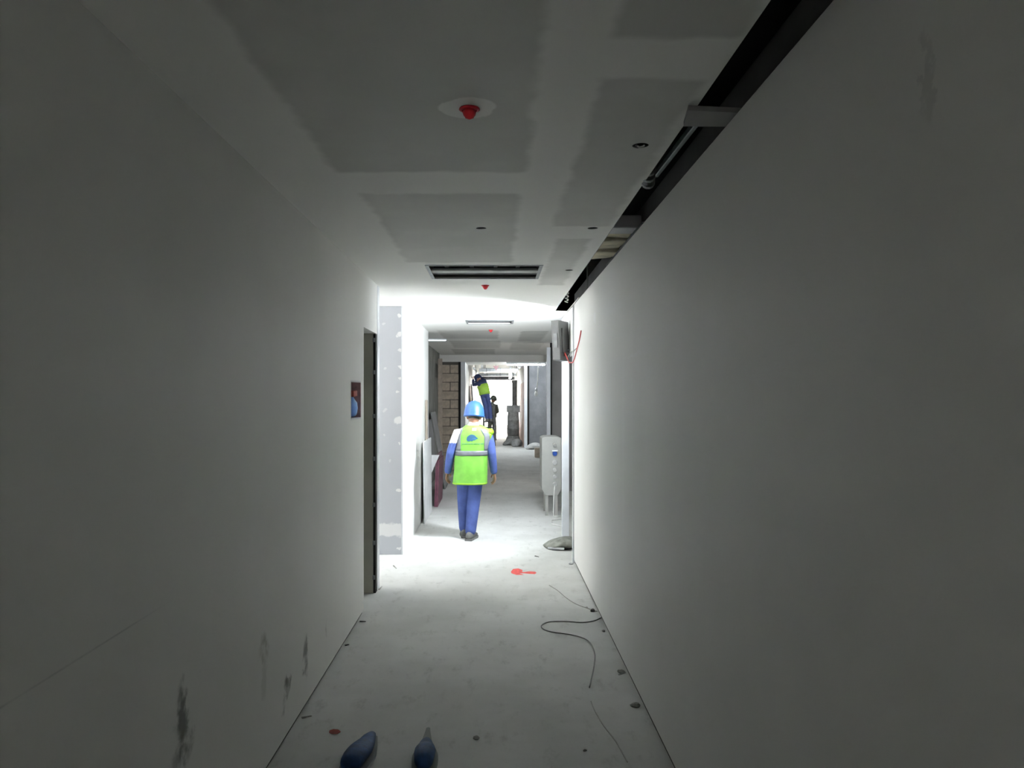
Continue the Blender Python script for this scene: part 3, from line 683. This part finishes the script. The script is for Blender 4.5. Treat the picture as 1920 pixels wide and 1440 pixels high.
def make_person(name, loc, J, mats, label, vox=.0045, rz=0., extra=None, arm_r=(.062, .052, .044), scale=1., vest=True):
    """J: joints in metres, the figure faces +Y. mats: body/shirt/trousers/helmet/boot/yoke"""
    r = empty(name, loc, rz)
    pel, wai, che, nek, hed = (V(J[k]) for k in ('pelvis', 'waist', 'chest', 'neck', 'head'))
    hup = (hed-nek).normalized(); hf = V(J.get('face', (0, 1, 0))); hf = (hf-hup*hf.dot(hup)).normalized(); hs = hf.cross(hup).normalized()
    hd = lambda a, b, c_: hed+hs*a+hf*b+hup*c_
    tdir = (nek-pel).normalized()
    body = []
    body.append(lambda m: m.loft([pel-tdir*.05, pel+tdir*.03, wai, che, che+(nek-che)*.6, nek], [(.13, .09), (.145, .10), (.135, .09), (.165, .10), (.12, .085), (.055, .055)], 16, up=J.get('torso_fwd', (0, 1, 0))))
    body.append(lambda m: m.loft([nek-hup*.03, hd(0, -.005, -.06)], [(.054, .056), (.056, .06)], 14, up=hf))
    # head: skull, jaw, nose, ears, brow, lips
    body.append(lambda m: m.loft([hd(0, .0, -.075), hd(0, .0, -.03), hd(0, -.005, .02), hd(0, -.01, .065), hd(0, -.01, .095)], [(.052, .070), (.070, .088), (.077, .098), (.070, .090), (.04, .055)], 18, up=hf))
    body.append(lambda m: m.loft([hd(0, .035, -.105), hd(0, .045, -.07), hd(0, .03, -.03)], [(.034, .035), (.048, .045), (.06, .055)], 14, up=hf))
    body.append(lambda m: m.loft([hd(0, .098, .012), hd(0, .108, -.012), hd(0, .112, -.03)], [.009, .012, .014], 8, up=hs))
    body.append(lambda m: m.loft([hd(-.024, .088, -.065), hd(0, .094, -.064), hd(.024, .088, -.065)], [.007, .010, .007], 8, up=hup))
    for s in (-1, 1):
        body.append(lambda m, s=s: m.loft([hd(s*.076, -.012, -.038), hd(s*.083, -.018, -.01), hd(s*.084, -.022, .018)], [(.010, .012), (.011, .020), (.009, .016)], 8, up=hf))
        body.append(lambda m, s=s: m.loft([hd(s*.015, .092, .03), hd(s*.05, .08, .03)], [.009, .008], 8, up=hup))
    shirt = [lambda m: m.loft([pel-tdir*.02, pel+tdir*.06, wai, che, che+(nek-che)*.50, che+(nek-che)*.78, nek-tdir*.01], [(.165, .12), (.165, .12), (.16, .115), (.192, .122), (.185, .108), (.125, .092), (.070, .068)], 20, up=J.get('torso_fwd', (0, 1, 0)))]
    trous = [lambda m: m.loft([pel+tdir*.10, pel, pel-tdir*.07], [(.150, .11), (.165, .125), (.155, .12)], 18, up=(0, 1, 0))]
    for S in ('L', 'R'):
        sh, el, wr_ = V(J['sh'+S]), V(J['el'+S]), V(J['wr'+S]); hp, kn, an = V(J['hip'+S]), V(J['kn'+S]), V(J['an'+S]); s = -1 if S == 'L' else 1
        body.append(lambda m, a=sh, b=el, c_=wr_: m.loft([a, (a+b)/2, b, (b*2+c_)/3, c_], [.045, .042, .036, .036, .025], 12, up=(.3, 1, 0)))
        shirt.append(lambda m, a=sh, b=el, c_=wr_, k=che+(nek-che)*.4: m.loft([k+(a-k)*.5, a, (a+b)/2, b, (b+c_)/2, c_-(c_-b)*.05], [(.07, .085), (arm_r[0]*1.12, arm_r[0]*1.12), (arm_r[0], arm_r[0]), (arm_r[1], arm_r[1]*1.05), (arm_r[1]*.95, arm_r[1]), (arm_r[2], arm_r[2])], 14, up=(.3, 1, 0)))
        body += hand(wr_, J.get('hd'+S, wr_-el), J.get('thumb'+S, (0, 1, 0)), (-s*.9, .2, 0) if ('pn'+S) not in J else J['pn'+S])
        body.append(lambda m, a=hp, b=kn, c_=an: m.loft([a, (a+b)/2, b, (b*2+c_)/3, c_], [.08, .07, .052, .052, .034], 14, up=(0, 1, .2)))
        ft = V(J['toe'+S])
        body.append(lambda m, c_=an, f_=ft: m.loft([c_-(f_-c_)*.15, c_+(f_-c_)*.5, f_-(f_-c_)*.08], [(.03, .03), (.036, .026), (.032, .018)], 10, up=(0, 0, 1)))
        trous.append(lambda m, a=hp, b=kn, c_=an: m.loft([a+V((0, 0, .05)), a, (a+b)/2, b, (b+c_)/2, c_+(b-c_)*.04], [(.088, .11), (.090, .11), (.086, .095), (.077, .080), (.072, .076), (.066, .072)], 16, up=(0, 1, .15)))
    bo = remesh(body, 'body', mats['skin'], r, vox)
    so = remesh(shirt, 'shirt', mats['shirt'], r, max(vox, .007), 4)
    if mats.get('yoke'):
        so.data.materials.append(MATS[mats['yoke']])
        for p in so.data.polygons:
            if J['yoke'](p.center): p.material_index = 1
    remesh(trous, 'trousers', mats['trousers'], r, max(vox, .007), 4)
    for s in (-1, 1):
        e_ = MB(); c_ = hd(s*.031, .083, .008); e_.ball((0, 0, 0), .012, .010, .009, 10); ob = e_.build('eye', 'eye', r, True); ob.location = c_
    # hair ring below the helmet, helmet
    hr = MB().loft([V((0, -.016, -.045)), V((0, -.014, .0)), V((0, -.012, .06))], [(.062, .080), (.081, .094), (.078, .095)], 18, caps=False, up=(0, 1, 0)); 
    Mh = Matrix((hs, hf, hup)).transposed().to_4x4(); Mh.translation = hed
    hr.v = [v if v[1] < .045 else (v[0], .045, v[2]) for v in hr.v]
    hr.build('hair', 'hair', r, True, xf=Mh)
    if mats.get('helmet'):
        he = MB(); prof = [(.118, -.024), (.127, -.022), (.129, -.014), (.125, -.006), (.124, .012), (.121, .03), (.114, .075), (.098, .115), (.072, .146), (.040, .163), (.010, .168)]
        he.lathe([(x, z) for x, z in prof], (0, 0, 0), 32, 1.0, 1.14)
        Ml = Mh @ Matrix.Translation((0, -.008, .012)) @ Matrix.Rotation(J.get('helmet_tilt', .12), 4, 'X')
        ho = he.build('helmet', mats['helmet'], r, True, xf=Ml)
        MB().hexa([(-.075, .125, -.004), (.075, .125, -.004), (.05, .185, -.012), (-.05, .185, -.012), (-.085, .115, .006), (.085, .115, .006), (.05, .186, -.004), (-.05, .186, -.004)]).build('peak', mats['helmet'], ho, xf=Ml)
        rg = MB(); rg.loft([V((0, -.12, .075)), V((0, -.085, .135)), V((0, 0, .168)), V((0, .085, .135)), V((0, .12, .075))], [(.018, .006)]*5, 8, up=(0, 0, 1)); rg.build('ridge', mats['helmet'], ho, True, xf=Ml)
    for S in ('L', 'R'):
        an, ft = V(J['an'+S]), V(J['toe'+S]); d = ft-an; d.z = 0; L = d.length; d.normalize(); sd = d.cross(V((0, 0, 1))); up_ = V(J.get('footup'+S, (0, 0, 1)))
        base = V((an.x, an.y, ft.z-.035)); M4 = Matrix((sd, d, V((0, 0, 1)))).transposed().to_4x4(); M4.translation = base
        if ('pitch'+S) in J: M4 = M4 @ Matrix.Translation((0, L, 0)) @ Matrix.Rotation(J['pitch'+S], 4, 'X') @ Matrix.Translation((0, -L, 0))
        b_ = MB().loft([V((0, -.06, .055)), V((0, -.02, .060)), V((0, .06, .056)), V((0, L*.75, .045)), V((0, L+.015, .038))], [(.040, .050), (.045, .052), (.046, .045), (.050, .034), (.040, .025)], 16, up=(0, 0, 1))
        bo_ = b_.build('boot', mats['boot'], r, True, xf=M4)
        so_ = MB(); lp = [(-.042, -.10), (.042, -.10), (.046, .03), (.055, L*.7), (.046, L+.02), (.02, L+.05), (-.02, L+.05), (-.046, L+.02), (-.055, L*.7), (-.046, .03)]; n = len(lp)
        so_.v = [(x, y, 0) for x, y in lp]+[(x, y, .026) for x, y in lp]; so_.f = [tuple(reversed(range(n))), tuple(range(n, 2*n))]+[(i, (i+1) % n, (i+1) % n+n, i+n) for i in range(n)]
        so_.build('boot_sole', 'boot', bo_, xf=M4)
    tag(r, label, 'person'); return r

# --- the worker walking away
PX, PY = -.310, 9.30
J = dict(pelvis=(.012, 0, .845), waist=(.02, 0, .99), chest=(.04, .0, 1.19), neck=(.053, .01, 1.375), head=(.058, .035, 1.475), face=(.0, 1, -.05),
         shL=(-.135, .0, 1.262), elL=(-.222, -.03, 1.03), wrL=(-.258, .04, .805), shR=(.222, .0, 1.268), elR=(.272, -.03, 1.03), wrR=(.298, .03, .80),
         hipL=(-.062, .0, .80), knL=(-.070, .075, .46), anL=(-.062, .13, .10), toeL=(-.075, .30, .035),
         hipR=(.085, 0, .80), knR=(.058, .02, .46), anR=(.018, -.07, .095), toeR=(.060, .10, .035),
         thumbL=(.3, 1, 0), thumbR=(-.3, 1, 0), yoke=lambda c_: (c_.z > 1.315) or (c_.x < .0 and c_.z > 1.155-.25*(c_.x+.2)*0 and c_.z > 1.13))
man = make_person('person', (PX, PY, 0), J, dict(skin='skin', shirt='cover_blue', yoke='cover_white', trousers='cover_blue', helmet='helmet_blue', boot='boot'),
                  'worker in lime vest, blue coverall and blue helmet walking away, hands empty')
# vest as a shell of rings around the torso
VR = [(.660, .012, .205, .200, .150), (.76, .014, .200, .198, .150), (.88, .018, .195, .196, .148), (.99, .022, .192, .195, .142), (1.08, .028, .190, .200, .142),
      (1.16, .036, .180, .215, .142), (1.24, .042, .168, .235, .134), (1.30, .046, .155, .225, .120), (1.335, .05, .125, .15, .104), (1.365, .053, .088, .095, .090)]
def vp(th, z, off=0.):
    for i in range(len(VR)-1):
        if VR[i][0] <= z <= VR[i+1][0]: break
    a, b = VR[i], VR[i+1]; u = (z-a[0])/(b[0]-a[0]); g_ = [a[k]+(b[k]-a[k])*u for k in range(5)]
    c_, s_ = math.cos(th), math.sin(th); ax = g_[3] if c_ > 0 else g_[2]
    fold = .004*math.sin(th*7+z*9)*(1 if z < 1.0 else .3)
    e = lambda x: math.copysign(abs(x)**.82, x)
    return V((g_[1]+(ax+off+fold)*e(c_), (g_[4]+off+fold)*e(s_), z))
def vgrid(ths, zs, off, name, mat, parent, closed=False, thick=.004):
    mb = MB(); n = len(ths)
    for z in zs:
        for th in ths: mb.v.append(tuple(vp(th, z, off)))
    for i in range(len(zs)-1):
        for j in range(n if closed else n-1):
            a = i*n+j; b = i*n+(j+1) % n; mb.f.append((a, b, b+n, a+n))
    ob = mb.build(name, mat, parent, True); md = ob.modifiers.new('thick', 'SOLIDIFY'); md.thickness = thick; md.offset = 1; return ob
lin = lambda a, b, n: [a+(b-a)*i/(n-1) for i in range(n)]
vest = vgrid([2*math.pi*i/64 for i in range(64)], lin(.66, 1.365, 34), 0, 'vest', 'vest_lime', man, True)
vest['label'] = 'lime high-visibility vest with grey reflective bands'
PIh = -math.pi/2
th_of = lambda x, z: min((abs(vp(t_, z).x-x), t_) for t_ in lin(-math.pi+.05, -.05, 200))[1]
vgrid([2*math.pi*i/64 for i in range(64)], lin(1.005, 1.065, 4), .005, 'reflective_band', 'reflective', vest, True, .002)
for x0, x1 in ((-.158, -.095), (.178, .245)):
    zs = lin(1.066, 1.325, 12); mb = MB()
    for z in zs:
        k = 0 if z < 1.24 else (z-1.24)*.55
        xa, xb = (x0+k*.6, x1+k*.6) if x0 < 0 else (x0-k, x1-k)
        for x in lin(xa, xb, 5): mb.v.append(tuple(vp(th_of(x, z), z, .006)))
    for i in range(len(zs)-1):
        for j in range(4): a = i*5+j; mb.f.append((a, a+1, a+6, a+5))
    ob = mb.build('reflective_strip', 'reflective', vest, True); md = ob.modifiers.new('t', 'SOLIDIFY'); md.thickness = .002; md.offset = 0
vgrid([2*math.pi*i/64 for i in range(64)], lin(.662, .682, 3), .005, 'hem_binding', 'vest_edge', vest, True, .002)
def vpatch(poly, name, mat, off=.007):
    pts = [vp(th_of(x, z), z, off) for x, z in poly]; n = len(pts); mb = MB()
    cx_ = sum(p[0] for p in poly)/n; cz_ = sum(p[1] for p in poly)/n; pts.append(vp(th_of(cx_, cz_), cz_, off+.001))
    back = [p+V((0, .004, 0)) for p in pts]; mb.v = [tuple(p) for p in pts+back]
    mb.f = [(i, (i+1) % n, n) for i in range(n)]+[((i+1) % n+n+1, i+n+1, 2*n+1) for i in range(n)]+[(i, i+n+1, (i+1) % n+n+1, (i+1) % n) for i in range(n)]
    return mb.build(name, mat, vest)
X0 = .040
vpatch([(X0+x, 1.222+z) for x, z in ((-.065, -.022), (-.056, .008), (-.036, .026), (-.012, .038), (.010, .036), (.032, .026), (.050, .006), (.068, -.012), (.046, -.018), (.036, -.032), (.012, -.030), (.004, -.044), (-.020, -.036), (-.032, -.046), (-.052, -.042))], 'logo', 'logo_blue')
x = -.115
for k in range(13):
    w_ = .010+.004*(k % 3); vpatch([(X0+x, 1.143+(.006 if k % 2 else 0)), (X0+x+w_, 1.141), (X0+x+w_, 1.154), (X0+x, 1.154+(.003 if k % 3 == 0 else 0))], 'lettering', 'logo_text'); x += w_+.0055
vpatch([(X0+.0, 1.305), (X0+.045, 1.305), (X0+.045, 1.335), (X0+.0, 1.335)], 'collar_tag', 'board_white', .006)
# flared shoulder of the vest
mb = MB().ball((.252, -.005, 1.283), .046, .08, .043, 18); mb.build('vest_shoulder', 'vest_edge', vest, True)

zs = lin(1.07, 1.27, 10); mb = MB()
for z in zs:
    for x in lin(.246, .246+.026*(1 if z > 1.12 else .5), 3): mb.v.append(tuple(vp(th_of(min(x, .275), z), z, .007)))
for i in range(len(zs)-1):
    for j in range(2): a = i*3+j; mb.f.append((a, a+1, a+4, a+3))
ob = mb.build('edge_binding', 'vest_edge', vest, True); md = ob.modifiers.new('t', 'SOLIDIFY'); md.thickness = .002; md.offset = 0
# --- man on the step ladder
LX, LY = -.30, 27.2; ls = LY/F
def q(px, py, dy=0.): p = at(px, py, LY); return (p.x-LX, dy, p.z-.66)
J2 = dict(pelvis=(-.06, 0, 1.02), waist=(-.09, .03, 1.14), chest=(-.14, .11, 1.31), neck=(-.22, .20, 1.43), head=(-.29, .26, 1.50), face=(-.75, .6, .1), torso_fwd=(-.3, .8, -.4),
          shL=(-.32, .13, 1.33), elL=(-.46, .22, 1.28), wrL=(-.47, .30, 1.46), shR=(-.06, .20, 1.42), elR=(-.16, .36, 1.50), wrR=(-.36, .42, 1.54),
          hipL=(-.14, 0, .95), knL=(-.03, .08, .52), anL=(.02, .0, .10), toeL=(.0, .18, .035), hipR=(.03, 0, .95), knR=(.11, .08, .52), anR=(.16, .0, .10), toeR=(.15, .18, .035))
m2 = make_person('person', (LX, LY, .855), J2, dict(skin='skin', shirt='navy', trousers='far_trouser', helmet='navy', boot='boot'), 'worker in navy and olive-lime vest reaching up from the step ladder', vox=.008)
def band_vest(parent, pts, rad, mat):
    o_ = MB().loft(pts, rad, 24, caps=False, closed_ends=False).build('vest', mat, parent, True); md = o_.modifiers.new('t', 'SOLIDIFY'); md.thickness = .006; return o_
band_vest(m2, [(-.05, -.01, .94), (-.065, 0, 1.03), (-.095, .03, 1.15), (-.13, .09, 1.26)], [(.200, .155), (.195, .15), (.195, .145), (.205, .14)], 'far_vest')
r = empty('step_ladder', (LX+.09, LY+.13, 0)); wd = .42
for s in (-1, 1):
    MB().bar((s*wd/2, -.30, 0), (s*wd*.40, .0+.22, 1.45), .05, .025).build('front_rail', 'dark_metal', r)
    MB().bar((s*wd/2, .75, 0), (s*wd*.40, .27, 1.45), .04, .022).build('rear_rail', 'dark_metal', r)
for k, z in enumerate((.22, .43, .64, .838, 1.05)):
    u = z/1.45; y = -.30+.52*u; ww = wd*(1-.2*u)-.02
    MB().box(-ww/2, ww/2, y-.04, y+.12 if k == 3 else y+.07, z-.02, z+.012).build('step', 'dark_metal', r)
MB().box(-.19, .19, .16, .36, 1.45, 1.475).build('top_cap', 'dark_metal', r)
tag(r, 'dark step ladder the worker in navy stands on', 'ladder')

# --- the standing figure against the window
J3 = dict(pelvis=(0, 0, .93), waist=(0, 0, 1.08), chest=(0, 0, 1.28), neck=(.02, .0, 1.48), head=(.06, .03, 1.60), face=(.8, .5, 0),
          shL=(-.19, 0, 1.38), elL=(-.27, .05, 1.12), wrL=(-.18, .22, 1.05), shR=(.19, 0, 1.38), elR=(.25, .05, 1.12), wrR=(.14, .22, 1.05),
          hipL=(-.08, 0, .88), knL=(-.09, .02, .5), anL=(-.10, -.01, .10), toeL=(-.12, .16, .035), hipR=(.08, 0, .88), knR=(.10, .02, .5), anR=(.11, -.01, .10), toeR=(.14, .16, .035))
m3 = make_person('person', (-.12, 30.6, 0), J3, dict(skin='skin', shirt='olive', trousers='olive', boot='boot', helmet='olive'), 'dark standing figure silhouetted against the bright window', vox=.008)
band_vest(m3, [(0, 0, .90), (0, 0, 1.08), (0, 0, 1.28), (0, 0, 1.38)], [(.20, .15), (.19, .145), (.215, .145), (.205, .13)], 'olive')

# ------------------------------------------------------------------ far end things
r = empty('tube_light', (.98, 24.4, 2.80)); MB().box(-.62, .62, -.04, .04, -.05, -.0005).build('housing', 'white_metal', r)
MB().cyl((-.60, 0, -.075), (.60, 0, -.075), .019, n=14).build('tube', 'tube_glow', r, True)
for s in (-1, 1): MB().box(s*.60-.015, s*.60+.015, -.02, .02, -.098, -.05).build('tube_holder', 'white_metal', r)
tag(r, 'lit fluorescent tube under the far ceiling near the concrete wall', 'light')
r = empty('hanging_bulb', (1.28, 24.0, 0)); zt = 2.80
MB().tube([(.06, 0, zt), (.055, 0, 2.45), (.05, .0, 2.2), (.02, 0, 2.0), (0, 0, 1.96)], .016).build('cord', 'wire_white', r, True)
MB().cyl((0, 0, 1.99), (0, 0, 1.90), .035, .04).build('lamp_holder', 'white_metal', r, True)
MB().lathe([(.03, 0), (.05, -.04), (.062, -.09), (.05, -.14), (.02, -.17)], (0, 0, 1.90)).build('bulb', 'bulb_glass', r, True)
tag(r, 'unlit bulb dangling on a white cord before the concrete wall', 'lamp')
# services in the open ceiling beyond the post
for (y, z, h_, w_, lb, m_) in ((27.4, 2.66, .12, .5, 'galvanised duct crossing nearest the white post', 'galvanised'), (29.6, 2.56, .10, .35, 'second galvanised duct crossing the open ceiling', 'galvanised'), (32.5, 2.50, .14, .4, 'dull duct crossing nearest the window', 'dull_steel')):
    r = empty('air_duct', (.1, y, z)); x0 = -.65 if y < 28 else -.75
    MB().box(x0, .72, -w_/2, w_/2, -h_/2, h_/2).build('duct_body', m_, r, bevel=.01, seg=1)
    for x in (-.4, .1, .6): MB().box(x-.015, x+.015, -w_/2-.012, w_/2+.012, -h_/2-.012, h_/2+.012).build('flange', 'dull_steel', r)
    for x in (-.5, .65): MB().cyl((x, 0, h_/2), (x, 0, TOP-z), .008, n=6).build('hanger_rod', 'dull_steel', r)
    tag(r, lb, 'duct')
for k, (x, z, lb) in enumerate(((-.72, 2.70, 'thin white pipe under the open ceiling by the left wall'), (-.45, 2.78, 'white pipe running beside the thin one in the open ceiling'), (.86, 2.74, 'white pipe under the open ceiling by the right wall'))):
    r = empty('service_pipe', (x, 31, z)); MB().cyl((0, -4.6, 0), (0, 5.2, 0), .035, n=10).build('pipe', 'white_metal', r, True)
    for y in (-3, 0, 3): MB().cyl((0, y, .03), (0, y, TOP-z), .008, n=6).build('hanger_rod', 'dull_steel', r)
    tag(r, lb, 'pipe')
r = empty('spiral_lamp', (.53, 26.55, 0)); pts = [(.035*math.cos(k*.8), .035*math.sin(k*.8), 2.62-k*.0075) for k in range(38)]
MB().tube(pts, .020, 6).build('spiral_tube', 'cfl_glow', r, True); MB().cyl((0, 0, 2.64), (0, 0, 2.74), .035, n=12).build('lamp_holder', 'white_metal', r, True); MB().cyl((0, 0, 2.74), (0, 0, TOP), .012, n=6).build('cord', 'wire_white', r)
tag(r, 'lit spiral lamp hanging just beyond the white post', 'lamp')
r = empty('warning_sign', (0.03, 26.6, 2.62)); mb = MB(); mb.v = [(-.10, 0, .16), (.10, 0, .16), (0.02, 0, -.01), (-.10, .004, .16), (.10, .004, .16), (.02, .004, -.01)]; mb.f = [(0,1,2),(5,4,3),(0,3,4,1),(1,4,5,2),(2,5,3,0)]; mb.build('plate', 'sign_pink', r)
MB().cyl((0, .002, .16), (0, .002, TOP-2.62), .006, n=6).build('hook_wire', 'dull_steel', r); tag(r, 'pink triangular tag hanging from the ceiling above the far opening', 'tag')
# stacked site material on the right
r = empty('steel_drum', (.66, 28.0, 0)); MB().lathe([(.20, .30), (.215, .31), (.215, .55), (.225, .56), (.225, .58), (.215, .59), (.215, .85), (.225, .86), (.225, .88), (.215, .89), (.20, 1.15), (.19, 1.16)], n=24).build('shell', 'drum_grey', r, True)
MB().lathe([(.30, 0), (.30, .05), (.22, .29), (.2, .30)], n=16).build('base', 'drum_grey', r); tag(r, 'dark grey drum on the heap beside the far right wall', 'drum')
r = empty('crate', (.66, 28.0, 1.16))
for s in (-1, 1): MB().box(-.24, .24, s*.17-.01, s*.17+.01, 0, .25).build('side_board', 'drum_grey', r); MB().box(s*.23-.01, s*.23+.01, -.16, .16, 0, .25).build('end_board', 'drum_grey', r)
MB().box(-.22, .22, -.16, .16, 0, .02).build('bottom_board', 'drum_grey', r); tag(r, 'dark crate standing on top of the grey drum', 'crate')
MB_ = MB().cyl((.75, 29.6, 0), (.75, 29.6, 2.35), .10, n=14); tag(MB_.build('cardboard_tube', 'drum_grey', smooth=False), 'tall dark roll standing upright behind the drum', 'roll')
sack('rubble_sack', (.55, 27.4, 0), .44, .36, .26, 'drum_grey', 'dark sack in front of the grey drum', .3, False)
sack('rubble_sack', (.76, 26.65, 0), .36, .34, .30, 'drum_grey', 'dark upright sack between the drum and the white post', 1.2, False)
lean('plasterboard_sheet', .965, 26.3, 31.5, 2.25, -.075, 'board_pink', 'pinkish board leaning on the far right wall')
lean('plasterboard_sheet', -.83, 27.6, 29.2, 2.1, .08, 'board_pink', 'pinkish board leaning on the far left wall behind the ladder')
lean('plasterboard_sheet', -.78, 30.0, 33.2, 2.2, .12, 'board_white', 'tall white board leaning on the far left wall by the window')
